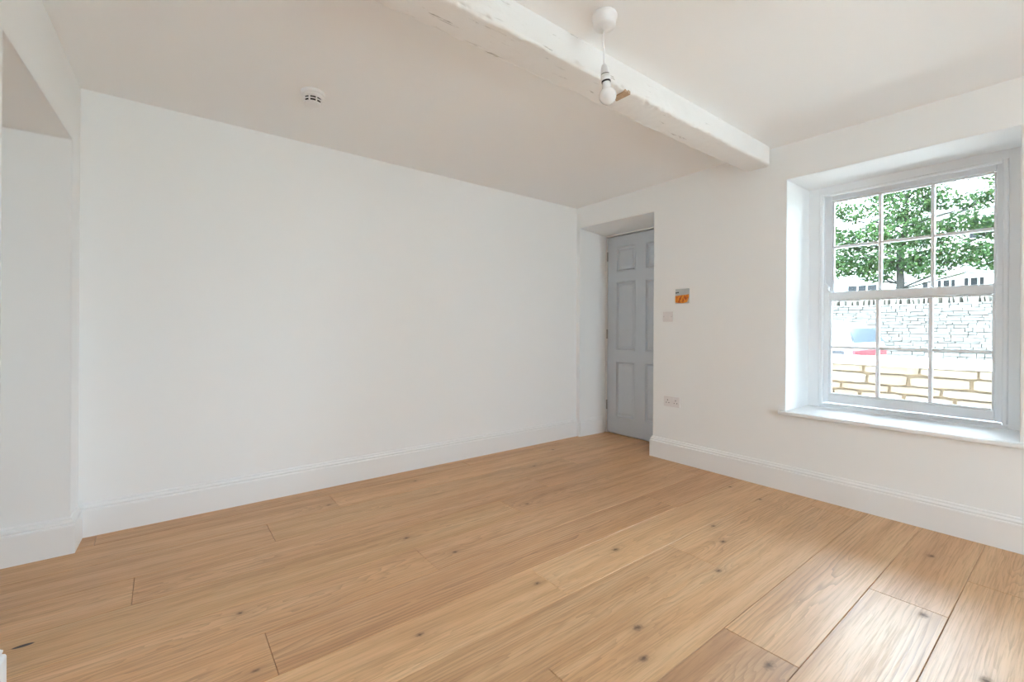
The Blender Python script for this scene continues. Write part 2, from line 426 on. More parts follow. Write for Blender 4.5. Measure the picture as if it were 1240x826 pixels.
# ------------------------------------------------------------------ ceiling beam
def build_beam():
    root = tag(empty('ceiling_beam', (1.4, 1.4625, 2.245)), 'old white painted timber beam with flaking chipped arris across ceiling', 'beam')
    bm = BM()
    y0, y1, z0, z1 = 1.378, 1.550, 2.245, 2.385
    # cross-section walked from the top of the room-side face, under, and up the far face
    sec = []
    for i in range(9): sec.append((y0, z1 - (z1 - z0 - .014) * i / 8, 'f'))
    for i in range(1, 5):
        a = math.pi / 2 * i / 4; sec.append((y0 + .014 * (1 - math.cos(a)), z0 + .014 * (1 - math.sin(a)), 'a'))
    for i in range(1, 12): sec.append((y0 + .014 + (y1 - y0 - .022) * i / 11, z0, 'b'))
    for i in range(1, 4):
        a = math.pi / 2 * i / 3; sec.append((y1 - .008 + .008 * math.sin(a), z0 + .008 * (1 - math.cos(a)), 'a'))
    for i in range(1, 5): sec.append((y1, z0 + .008 + (z1 - z0 - .008) * i / 4, 'f'))
    nx = 330; x0, x1 = -.36, 3.40
    grid = []
    for i in range(nx + 1):
        x = x0 + (x1 - x0) * i / nx
        t = max(0, (x - 3.20) / (WX - 3.20))              # rounded plaster nose where it meets the wall
        row = []
        rough = 1.0 if x < 2.75 else max(.15, 1 - (x - 2.75) * 2.2)
        for (y, z, kd) in sec:
            n = noise.noise(Vector((x * 3.1, y * 9, z * 9)))
            n2 = noise.noise(Vector((x * 16, y * 30, z * 30 + 5)))
            n3 = noise.noise(Vector((x * 45, y * 60, z * 60 + 9)))
            amp = {'f': .0014, 'b': .0016, 'a': .0050}[kd] * rough
            d = amp * (.3 * n + .7 * n2 + .7 * n3)
            yy, zz = y, z
            if kd == 'f': yy += d * (1 if y < 1.45 else -1)
            elif kd == 'b': zz += d
            else:
                n4 = noise.noise(Vector((x * 9, 3, 7)))
                chip = max(0, n3 + .5 * n2 + .5 * n4 - .35) * .016 * rough * (1 if y < 1.46 else .35)
                zz += d + chip; yy += (1 if y < 1.46 else -1) * (chip * .8 + d * .5)
            if t > 0:
                k = max(0, t - .55) / .45
                yy += (.030 * min(1, k) ** 2.2) * (1 if y < 1.46 else -1) * (1 if kd != 'b' else .0)
                if kd != 'f': zz += .010 * min(1, k) ** 2.2
            row.append(bm.verts.new((x - 1.4, yy - 1.4625, zz - 2.245)))
        grid.append(row)
    for a, b in zip(grid, grid[1:]):
        for k in range(len(sec) - 1): bm.faces.new((a[k], b[k], b[k + 1], a[k + 1]))
    bm.faces.new(grid[0]); bm.faces.new(grid[-1][::-1])
    for a, b in zip(grid, grid[1:]): bm.faces.new((a[0], a[-1], b[-1], b[0]))
    new_obj('timber', bm, M['beam'], root, smooth=True)
    # bare wood showing in the biggest chip, behind the lamp
    bm = BM(); r = random.Random(5)
    for i in range(4):
        x0_ = 1.748 + .011 * i; ya_ = 1.379 + .003 * r.random(); yb_ = 1.455 + .012 * r.random()
        box(bm, x0_ - 1.4, x0_ + .0105 - 1.4, ya_ - 1.4625, yb_ - 1.4625, -.0042 - .0012 * r.random(), .012, .001)
    tag(new_obj('bare_wood_chip', bm, M['bare_wood'], root), 'brown bare timber showing in a chip')
build_beam()

# ------------------------------------------------------------------ sash windows
def sash_window(name, Y0, Y1, label, sill_label):
    root = tag(empty(name, (3.77, (Y0 + Y1) / 2, SILL)), label, kind='structure')
    cy = (Y0 + Y1) / 2; hw = (Y1 - Y0) / 2
    def B(name, boxes, parent=root, mat='sash', bev=.002, off=(0, 0, 0)):
        bm = BM()
        for b in boxes: box(bm, b[0] - 3.77 - off[0], b[1] - 3.77 - off[0], b[2] - off[1], b[3] - off[1], b[4] - SILL - off[2], b[5] - SILL - off[2], bev)
        return new_obj(name, bm, M[mat], parent, loc=off)
    fi = hw - .070                                          # inside of the box frame
    B('frame', [(3.77, 3.93, fi, hw, SILL, HEAD), (3.77, 3.93, -hw, -fi, SILL, HEAD), (3.77, 3.93, -fi, fi, HEAD - .052, HEAD), (3.775, 3.95, -fi, fi, SILL, SILL + .020)])
    bw = .024; zt = HEAD - .052; zb = SILL + .020
    for s in (-1, 1):
        B('stop_bead', [(3.762, 3.786, min(s * fi, s * (fi - bw)), max(s * fi, s * (fi - bw)), zb, zt)], bev=.006)
    B('stop_bead', [(3.762, 3.786, -fi + bw, fi - bw, zt - .020, zt)], bev=.006)
    B('stop_bead', [(3.762, 3.786, -fi + bw, fi - bw, zb, zb + .012)], bev=.004)
    for s in (-1, 1): B('parting_bead', [(3.828, 3.836, min(s * fi, s * (fi - .016)), max(s * fi, s * (fi - .016)), zb, zt)], bev=.001)
    zm0, zm1 = 1.317, 1.370
    def sash(x, zlo, zhi, bot, top, clear, horns):
        st = clear
        out = fi - .004
        boxes = [(x, x + .042, st, out, zlo, zhi), (x, x + .042, -out, -st, zlo, zhi), (x, x + .042, -st, st, zlo, zlo + bot), (x, x + .042, -st, st, zhi - top, zhi)]
        so = B('sash', boxes, bev=.004)
        # moulded inner edge
        gz0, gz1 = zlo + bot, zhi - top
        m = .011
        for s in (-1, 1): B('moulding', [(x + .010, x + .036, min(s * st, s * (st - m)), max(s * st, s * (st - m)), gz0, gz1)], so, bev=.004)
        B('moulding', [(x + .010, x + .036, -st + m, st - m, gz0, gz0 + m)], so, bev=.004)
        B('moulding', [(x + .010, x + .036, -st + m, st - m, gz1 - m, gz1)], so, bev=.004)
        ys_ = [-st + m, -st + m + (2 * (st - m)) / 3, -st + m + (4 * (st - m)) / 3, st - m]
        zmid = (gz0 + gz1) / 2
        for yb in ys_[1:3]: B('glazing_bar', [(x + .004, x + .040, yb - .009, yb + .009, gz0 + m, gz1 - m)], so, bev=.004)
        for i in range(3):
            B('glazing_bar', [(x + .005, x + .039, ys_[i] + (.009 if i else 0), ys_[i + 1] - (.009 if i < 2 else 0), zmid - .009, zmid + .009)], so, bev=.004)
            for za, zb_ in ((gz0 + m, zmid - .009), (zmid + .009, gz1 - m)):
                B('pane', [(x + .024, x + .027, ys_[i] + (.009 if i else 0), ys_[i + 1] - (.009 if i < 2 else 0), za, zb_)], so, 'glass', bev=0)
        if horns:                                            # ogee horns rising above the meeting rail
            for s in (-1, 1):
                bm = BM()
                pr = [(0, -.004), (.062, -.004), (.062, .006), (.050, .012), (.043, .022), (.042, .032), (.046, .040), (.040, .050), (.028, .058), (.020, .070), (0, .074)]
                va = [bm.verts.new((x + .004 - 3.77, s * (out - p[0]), zhi + p[1] - SILL)) for p in pr]
                vb = [bm.verts.new((x + .040 - 3.77, s * (out - p[0]), zhi + p[1] - SILL)) for p in pr]
                bm.faces.new(va); bm.faces.new(vb[::-1])
                for k in range(len(pr)): bm.faces.new((va[k], va[(k + 1) % len(pr)], vb[(k + 1) % len(pr)], vb[k]))
                tag(new_obj('horn', bm, M['sash'], so), 'curved white sash horn')
        return so
    sash(3.786, zb + .012, zm1, .062, zm1 - zm0, .408, True)
    sash(3.836, zm0, zt - .002, .05, .040, .408, False)
    # window board
    bm = BM()
    y0s, y1s = -hw + .001, hw - .001
    box(bm, WX - 3.77 - .002, .006, y0s, y1s, -.03, 0)
    box(bm, WX - .040 - 3.77, WX - 3.77 - .0005, -hw - .036, hw + .036, -.026, 0, .009, 3)
    new_obj('window_sill', bm, M['sill'], root)
    return root
sash_window('window_1', *W1, 'white twelve-pane sliding sash window', '')
sash_window('window_2_added', *W2, 'added white twelve-pane sash window along the same wall, out of view', '')  # unseen second window, assumed from the floor light and added for brightness

# ------------------------------------------------------------------ six-panel door
def six_panel_door():
    y1, y0 = 3.172, 2.345; z0, z1 = .010, 2.066
    root = tag(empty('door_1', (DX, (y0 + y1) / 2, 0)), 'blue-grey painted six-panel door in deep white recess', kind='structure')
    cy = (y0 + y1) / 2
    cols = [(2.455, 2.700), (2.815, 3.060)]
    rws = [(.180, .765), (.875, 1.595), (1.695, 1.955)]
    ycuts = [y0, cols[0][0], cols[0][1], cols[1][0], cols[1][1], y1]
    zcuts = [z0, .180, .765, .875, 1.595, 1.695, 1.955, z1]
    bm = BM(); th = .044
    vs = {}
    for i, y in enumerate(ycuts):
        for j, z in enumerate(zcuts):
            vs[i, j] = bm.verts.new((0, y - cy, z))
    back = [bm.verts.new((th, y - cy, z)) for y, z in ((y0, z0), (y1, z0), (y1, z1), (y0, z1))]
    holes = {(1, 1), (3, 1), (1, 3), (3, 3), (1, 5), (3, 5)}
    for i in range(5):
        for j in range(7):
            if (i, j) in holes: continue
            bm.faces.new((vs[i, j], vs[i + 1, j], vs[i + 1, j + 1], vs[i, j + 1]))
    bm.faces.new(back)
    rim = [[vs[i, 0] for i in range(6)], [vs[5, j] for j in range(8)], [vs[i, 7] for i in range(5, -1, -1)], [vs[0, j] for j in range(7, -1, -1)]]
    for k, rv in enumerate(rim): bm.faces.new(rv + [back[(k + 1) % 4], back[k]])
    new_obj('door_leaf', bm, M['door'], root)
    for (a, b) in cols:
        for (c, d) in rws:
            bm = BM()
            rings = []
            for ins, dep in ((0, 0), (.003, -.004), (.010, -.003), (.013, .004), (.022, .015), (.028, .016), (.044, .010), (.050, .009)):
                rings.append([bm.verts.new((dep, y - cy, z)) for y, z in ((a + ins, c + ins), (b - ins, c + ins), (b - ins, d - ins), (a + ins, d - ins))])
            for p, q in zip(rings, rings[1:]):
                for k in range(4): bm.faces.new((p[k], p[(k + 1) % 4], q[(k + 1) % 4], q[k]))
            bm.faces.new(rings[-1])
            new_obj('panel', bm, M['door'], root)
    # lining: left jamb, head and right jamb with a stop behind the leaf
    bm = BM()
    box(bm, -.010, .10, y1 + .004 - cy, 3.1895 - cy, 0, z1 + .02)
    box(bm, -.010, .10, y0 - .004 - cy, y1 + .0045 - cy, z1 + .010, 2.10)
    new_obj('door_lining', bm, M['trim'], root)
    bm = BM(); box(bm, .046, .22, y0 - .004 - cy, y1 + .0045 - cy, -.01, 2.12); new_obj('weather_board', bm, M['trim'], root)
    for zc in (1.867, 1.045, .295):
        bm = BM(); box(bm, -.004, .006, y1 - .004 - cy, y1 + .012 - cy, zc - .05, zc + .05, .001)
        for k in range(5): lathe(bm, [(.0055, zc - .05 + .02 * k + .0008), (.0055, zc - .03 + .02 * k - .0008)], 10, Matrix.Translation((-.007, y1 + .002 - cy, 0)))
        tag(new_obj('hinge', bm, M['steel'], root), 'steel butt hinge')
six_panel_door()

# ------------------------------------------------------------------ pendant lamp
def pendant():
    px, py = 1.403, 1.212
    root = tag(empty('pendant_lamp', (px, py, ZC)), 'bare bulb on short white flex hanging from round ceiling rose', 'ceiling lamp')
    bm = BM(); lathe(bm, [(.047, 0), (.050, -.006), (.050, -.018), (.046, -.020), (.0445, -.044), (.041, -.050), (.030, -.053), (.012, -.055), (.010, -.062), (.004, -.063)], 48)
    new_obj('ceiling_rose', bm, M['plastic'], root, True)
    # flex with a kink; the holder hangs slightly out of plumb
    R3 = Vector((_R0.x, _R0.y, 0))
    pts = [(-.002, -.055), (-.003, -.075), (-.0055, -.100), (-.003, -.130), (-.001, -.160), (-.001, -.195), (0, -.215)]
    pts = [R3 * a + Vector((0, 0, b)) for a, b in pts]
    dense = []
    for i in range(len(pts) - 1):
        p0, p1, p2, p3 = pts[max(i - 1, 0)], pts[i], pts[i + 1], pts[min(i + 2, len(pts) - 1)]
        for k in range(5):
            t = k / 5
            dense.append(.5 * ((2 * p1) + (p2 - p0) * t + (2 * p0 - 5 * p1 + 4 * p2 - p3) * t * t + (3 * p1 - p0 - 3 * p2 + p3) * t ** 3))
    bm = BM(); tube(bm, dense + [pts[-1]], .0034, 10); new_obj('flex', bm, M['plastic'], root, True)
    ax = (R3 * .12 + Vector((0, 0, -1))).normalized()
    q = Vector((0, 0, -1)).rotation_difference(ax).to_matrix().to_4x4()
    H = Matrix.Translation(R3 * 0 + Vector((0, 0, -.205))) @ q
    bm = BM(); lathe(bm, [(.004, .004), (.009, .002), (.0145, -.010), (.017, -.026), (.0175, -.036)], 32, H)
    hold = new_obj('lamp_holder', bm, M['plastic'], root, True)
    bm = BM(); lathe(bm, [(.0168, -.0358), (.0168, -.0392)], 32, H); tag(new_obj('dark_ring', bm, M['dark'], hold), 'black gap ring')
    bm = BM(); lathe(bm, [(.0165, -.039), (.0185, -.0395), (.019, -.060), (.0185, -.0635), (.0165, -.064)], 32, H); new_obj('skirt_ring', bm, M['plastic'], hold, True)
    bm = BM(); lathe(bm, [(.0182, -.0635), (.0182, -.0692)], 32, H); tag(new_obj('dark_ring', bm, M['dark'], hold), 'black gap ring')
    bm = BM(); prof = [(.0135, -.068), (.016, -.070), (.0168, -.080), (.0185, -.090)]
    for k in range(15):
        a = math.radians(148 - k * 148 / 14); prof.append((max(.0004, .0345 * math.sin(a)), -.1235 + .0345 * -math.cos(a) * -1 if False else -.1235 - .0345 * math.cos(a)))
    prof = prof[:4] + [(max(.0004, .0345 * math.sin(math.radians(a))), -.1235 + .0345 * math.cos(math.radians(a))) for a in (33, 45, 60, 75, 90, 105, 120, 135, 150, 165, 175, 180)]
    lathe(bm, prof, 40, H); new_obj('bulb', bm, M['bulb'], root, True)
pendant()

# ------------------------------------------------------------------ heat detector
def detector():
    y = 2.545; z = ZC - .038 * (y - 1.5) / 1.72
    root = tag(empty('smoke_detector', (.624, y, z)), 'round white smoke detector with black vent slots on ceiling', 'smoke detector')
    bm = BM(); lathe(bm, [(.058, .004), (.060, -.002), (.060, -.016), (.056, -.018)], 48); new_obj('base', bm, M['plastic'], root, True)
    bm = BM(); lathe(bm, [(.055, -.017), (.054, -.026), (.050, -.032)], 48); new_obj('body', bm, M['plastic'], root, True)
    # slotted dome: two rows of black openings between white ribs
    bm = BM(); lathe(bm, [(.043, -.030), (.041, -.0595), (.030, -.060)], 48); new_obj('vent_core', bm, M['dark'], root, True)
    for z0, z1, r0, r1 in ((-.030, -.034, .051, .050), (-.0435, -.0475, .0475, .0465)):
        bm = BM(); lathe(bm, [(r0 - .008, z0), (r0, z0), (r1, z1), (r1 - .008, z1)], 48); new_obj('ring', bm, M['plastic'], root, True)
    bm = BM(); lathe(bm, [(.040, -.0575), (.0445, -.0575), (.0435, -.061), (.034, -.0635), (.012, -.0645), (.001, -.0645)], 48); new_obj('cap', bm, M['plastic'], root, True)
    rib = None
    for k in range(8):
        if rib is None:
            bm = BM(); box(bm, .036, .0485, -.0032, .0032, -.058, -.032, .001); rib = o = new_obj('rib', bm, M['plastic'], root)
        else:
            o = rib.copy(); C.objects.link(o); o.parent = root
        o.rotation_euler = (0, 0, math.radians(45 * k - 82))
detector()

# ------------------------------------------------------------------ switch, socket, card on the window wall
def wall_plate(name, y, z, wdt, label, cat):
    root = tag(empty(name, (WX, y, z)), label, cat)
    bm = BM(); box(bm, -.009, 0, -wdt / 2, wdt / 2, -.043, .043, .003, 2); new_obj('plate', bm, M['plate'], root)
    return root
r = wall_plate('light_switch', 2.196, 1.206, .092, 'small square white light switch on wall beside door recess', 'switch')
bm = BM(); box(bm, -.013, -.0085, -.014, .014, -.022, .022, .0015); new_obj('rocker', bm, M['plate'], r)
for s in (-1, 1):
    bm = BM(); lathe(bm, [(.003, 0), (.003, .0012)], 10, Matrix.Translation((-.0088, s * .036, 0)) @ Matrix.Rotation(-math.pi / 2, 4, 'Y')); new_obj('screw', bm, M['steel'], r)
r = wall_plate('wall_socket', 2.154, .494, .150, 'white double power socket low on wall beside door recess', 'socket')
for s in (-1, 1):
    bm = BM()
    box(bm, -.0096, -.008, s * .037 - .0025, s * .037 + .0025, .006, .016); box(bm, -.0096, -.008, s * .037 - .016, s * .037 - .008, -.013, -.008); box(bm, -.0096, -.008, s * .037 + .008, s * .037 + .016, -.013, -.008)
    new_obj('pin_slots', bm, M['dark'], r)
    bm = BM(); box(bm, -.0115, -.0085, s * .015 - .007, s * .015 + .007, .012, .030, .001); new_obj('rocker', bm, M['plate'], r)
M['card_grey'] = plain('pale_grey_card', rgb(.50, .53, .55), .5, var=.12, scale=18)
def card_print():
    t = NT('orange_card_print')
    tc = t.n('ShaderNodeTexCoord').outputs['Object']
    nz = t.n('ShaderNodeTexNoise', {'Vector': t.vm('MULTIPLY', tc, (1, 60, 28)), 'Scale': 1.0, 'Detail': 2}).outputs[0]
    t.set(Base_Color=t.ramp(nz, [(.36, (.42, .06, .005)), (.48, (.72, .21, .01)), (.62, (.80, .33, .02)), (.75, (.55, .12, .01))]), Roughness=.45)
    return t.m
M['card_orange'] = card_print()
r = tag(empty('printed_card', (WX, 2.062, 1.372)), 'small grey and orange printed card fixed above light switch', 'card')
bm = BM(); box(bm, -.010, 0, -.060, .062, -.060, .060, .001); new_obj('card', bm, M['card_grey'], r)
bm = BM()
v = [(.062, -.050), (.062, .004), (.020, .008), (-.030, .010), (-.060, .014), (-.060, -.008), (-.045, -.050), (-.010, -.058), (.03, -.056)]
f0 = [bm.verts.new((-.0106, a, b)) for a, b in v]; f1 = [bm.verts.new((-.0095, a, b)) for a, b in v]
bm.faces.new(f0); bm.faces.new(f1[::-1])
for k in range(len(v)): bm.faces.new((f0[k], f0[(k + 1) % len(v)], f1[(k + 1) % len(v)], f1[k]))
tag(new_obj('orange_panel', bm, M['card_orange'], r), 'orange printed lower half')
bm = BM()
for a, b, c_, d in ((.060, .046, .024, .034), (.044, .030, .026, .036)): box(bm, -.0108, -.0095, b, a, c_, d, .001)
tag(new_obj('dark_print', bm, M['dark'], r), 'black printed marks')

# ------------------------------------------------------------------ outside: ground, garden wall, street, car, dry stone wall, tree, houses
ROAD = -.28
M['ground'] = plain('pale_tarmac', rgb(.34, .335, .325), .9, var=.12, scale=2)
M['bounce_terrace'] = plain('pale_bounce_paving', rgb(.66, .65, .62), .9, var=.06, scale=3)
M['lawn'] = plain('grass_ground', rgb(.10, .12, .07), .95, var=.3, scale=4)
M['gravel'] = plain('pale_gravel', rgb(.58, .565, .53), .95, var=.2, scale=30)
bm = BM(); box(bm, -40, 10.95, -40, 60, ROAD - .3, ROAD); tag(new_obj('ground', bm, M['ground']), 'pale grey street surface outside', kind='structure')
bm = BM(); box(bm, 11.35, 70, -40, 60, ROAD - .3, 1.0); tag(new_obj('raised_garden', bm, M['lawn']), 'raised lawn behind the dry stone wall', kind='structure')
bm = BM(); box(bm, OUT + .005, 5.58, -5, 9, ROAD + .002, -.12); tag(new_obj('front_garden', bm, M['gravel']), 'gravel strip between house and garden wall', kind='structure')

bm = BM(); box(bm, -6, 9, -12, REAR - .305, ROAD + .002, -.06); tag(new_obj('bounce_terrace', bm, M['bounce_terrace']), 'unseen pale paving added to bounce daylight into the room', kind='structure')  # out-of-view paving, added pale to bounce daylight up onto the ceiling
def stone_variants(n, r, bev=.18, cut=True):
    """unit stones (size 1 box centred) with knocked-off corners; returned as meshes"""
    out = []
    for i in range(n):
        bm = BM(); box(bm, -.5, .5, -.5, .5, -.5, .5)
        for v in bm.verts: v.co += Vector((r.uniform(-.04, .04), r.uniform(-.03, .03), r.uniform(-.07, .07)))
        bmesh.ops.bevel(bm, geom=list(bm.edges), offset=bev * .5, segments=1, affect='EDGES')
        bmesh.ops.recalc_face_normals(bm, faces=bm.faces)
        me = bpy.data.meshes.new('stone'); bm.to_mesh(me); bm.free(); out.append(me)
    return out
def stone_mat(name, lo, mid, hi, sc=9):
    t = NT(name); rnd = t.n('ShaderNodeObjectInfo').outputs['Random']
    wp = t.n('ShaderNodeNewGeometry').outputs['Position']
    nz = t.n('ShaderNodeTexNoise', {'Vector': wp, 'Scale': sc, 'Detail': 5, 'Roughness': .6}).outputs[0]
    f = t.math('ADD', t.math('MULTIPLY', rnd, .5), t.math('MULTIPLY', nz, .5))
    t.set(Base_Color=t.ramp(f, [(.22, lo), (.5, mid), (.8, hi)]), Roughness=.9)
    fine = t.n('ShaderNodeTexNoise', {'Vector': wp, 'Scale': 45, 'Detail': 4}).outputs[0]
    t.bump(fine, .5, .01)
    return t.m
M['honey'] = stone_mat('honey_limestone', (.105, .073, .046), (.135, .102, .070), (.165, .134, .098))
M['honey_mortar'] = plain('sandy_mortar', rgb(.125, .085, .050), .95, var=.15, scale=20)
M['cap'] = plain('pale_lime_capping', rgb(.45, .435, .40), .9, var=.06, scale=6)
M['dry'] = stone_mat('grey_white_limestone', (.100, .094, .083), (.135, .129, .118), (.165, .160, .151), 14)
M['coping'] = stone_mat('lichened_coping_stone', (.085, .078, .060), (.115, .106, .085), (.14, .132, .112), 10)
M['dry_core'] = M['dry']

def garden_wall():
    gx = 5.6; rn = random.Random(11)
    root = tag(empty('garden_wall', (gx, 1.3, ROAD)), 'low honey-coloured coursed stone garden wall with pale capping outside window', 'garden wall')
    ya, yb = -2.4, 5.6
    bm = BM(); box(bm, .03, .36, ya - 1.3, yb - 1.3, 0, .765 - ROAD); new_obj('mortar_core', bm, M['honey_mortar'], root)
    bm = BM()
    n = 60
    for i in range(n):
        a = ya + (yb - ya) * i / n; b = ya + (yb - ya) * (i + 1) / n
    # capping: one long rough-backed lime haunch
    prof = [(-.035, .755), (-.04, .79), (-.02, .818), (.10, .835), (.26, .835), (.38, .815), (.40, .785), (.395, .755)]
    rings = []
    for i in range(81):
        y = ya + (yb - ya) * i / 80
        rings.append([bm.verts.new((x + .006 * noise.noise(Vector((y * 4, z * 9, 1))), y - 1.3, z - ROAD + .006 * noise.noise(Vector((y * 3, x * 9, 4))))) for x, z in prof])
    for p, q in zip(rings, rings[1:]):
        for k in range(len(prof)): bm.faces.new((p[k], q[k], q[(k + 1) % len(prof)], p[(k + 1) % len(prof)]))
    bm.faces.new(rings[0]); bm.faces.new(rings[-1][::-1])
    tag(new_obj('capping', bm, M['cap'], root, True), 'pale lime mortar capping')
    ms = stone_variants(8, rn, .26)
    for me in ms: me.materials.append(M['honey'])
    z = .757; cnt = 0
    while z > .12:
        hgt = rn.uniform(.070, .105); y = ya + rn.uniform(0, .2)
        while y < yb - .1:
            ln = rn.uniform(.18, .44)
            o = bpy.data.objects.new('stone', rn.choice(ms)); C.objects.link(o); o.parent = root
            o.location = (.045 - rn.uniform(0, .012), y + ln / 2 - 1.3, z - hgt / 2 - ROAD)
            o.scale = (.09, ln - rn.uniform(.012, .028), hgt - rn.uniform(.010, .018))
            o.rotation_euler = (rn.uniform(-.03, .03), 0, 0)
            y += ln; cnt += 1
        z -= hgt
garden_wall()

def dry_wall():
    gx = 11.0; rn = random.Random(21)
    root = tag(empty('dry_stone_wall', (gx, 3, ROAD)), 'tall grey dry stone wall with upright coping stones across the street', 'stone wall')
    ya, yb = -1.5, 9.5; top = 1.60
    bm = BM(); box(bm, .095, .40, ya - 3, yb - 3, 0, top - ROAD); new_obj('wall_core', bm, M['dry_core'], root)
    # thin bedded stones, far too small to pick apart: joined
    bm = BM(); z = top
    while z > ROAD + .05:
        hgt = rn.uniform(.032, .068); y = ya + rn.uniform(0, .15)
        while y < yb:
            ln = rn.uniform(.09, .30); g = rn.uniform(.004, .013)
            x0 = rn.uniform(-.006, .012)
            zt = rn.uniform(-.008, .008)
            c = [(x0 + rn.uniform(0, .02), y + g / 2 - 3, z - hgt + g * .7 + zt - ROAD), (x0 + rn.uniform(0, .02), y + ln - g / 2 - 3, z - hgt + g * .7 - ROAD), (x0 + rn.uniform(0, .02), y + ln - g / 2 - 3, z - ROAD + zt), (x0 + rn.uniform(0, .02), y + g / 2 - 3, z - ROAD)]
            f = [bm.verts.new(p) for p in c]; b = [bm.verts.new((.1, p[1], p[2])) for p in c]
            bm.faces.new(f)
            for k in range(4): bm.faces.new((f[k], f[(k + 1) % 4], b[(k + 1) % 4], b[k]))
            y += ln
        z -= hgt
    tag(new_obj('bedded_stones', bm, M['dry'], root), 'thin bedded grey stones', kind='stuff')
    ms = []
    for i in range(6):
        b2 = BM()
        sec = [(-.5, 0), (-.5, .62), (-.34, .88), (-.1, 1.0), (.2, .97), (.42, .8), (.5, .5), (.5, 0)]
        va = [b2.verts.new((a * .36 + rn.uniform(-.01, .01), -.5 + rn.uniform(-.12, .12), h * (1 + rn.uniform(-.06, .06)))) for a, h in sec]
        vb = [b2.verts.new((a * .36 + rn.uniform(-.01, .01), .5 + rn.uniform(-.12, .12), h * (1 + rn.uniform(-.06, .06)))) for a, h in sec]
        b2.faces.new(va); b2.faces.new(vb[::-1])
        for k in range(len(sec)): b2.faces.new((va[k], va[(k + 1) % len(sec)], vb[(k + 1) % len(sec)], vb[k]))
        bmesh.ops.recalc_face_normals(b2, faces=b2.faces)
        me = bpy.data.meshes.new('coping_stone'); b2.to_mesh(me); b2.free(); me.materials.append(M['coping']); ms.append(me)
    y = ya
    while y < yb:
        wd = rn.uniform(.055, .12)
        o = bpy.data.objects.new('coping_stone', rn.choice(ms)); C.objects.link(o); o.parent = root
        o.location = (.2, y + wd / 2 - 3, top - ROAD - .004); o.scale = (1, wd * .62, rn.uniform(.13, .185)); o.rotation_euler = (rn.uniform(-.2, .12), 0, rn.uniform(-.1, .1))
        y += wd
dry_wall()

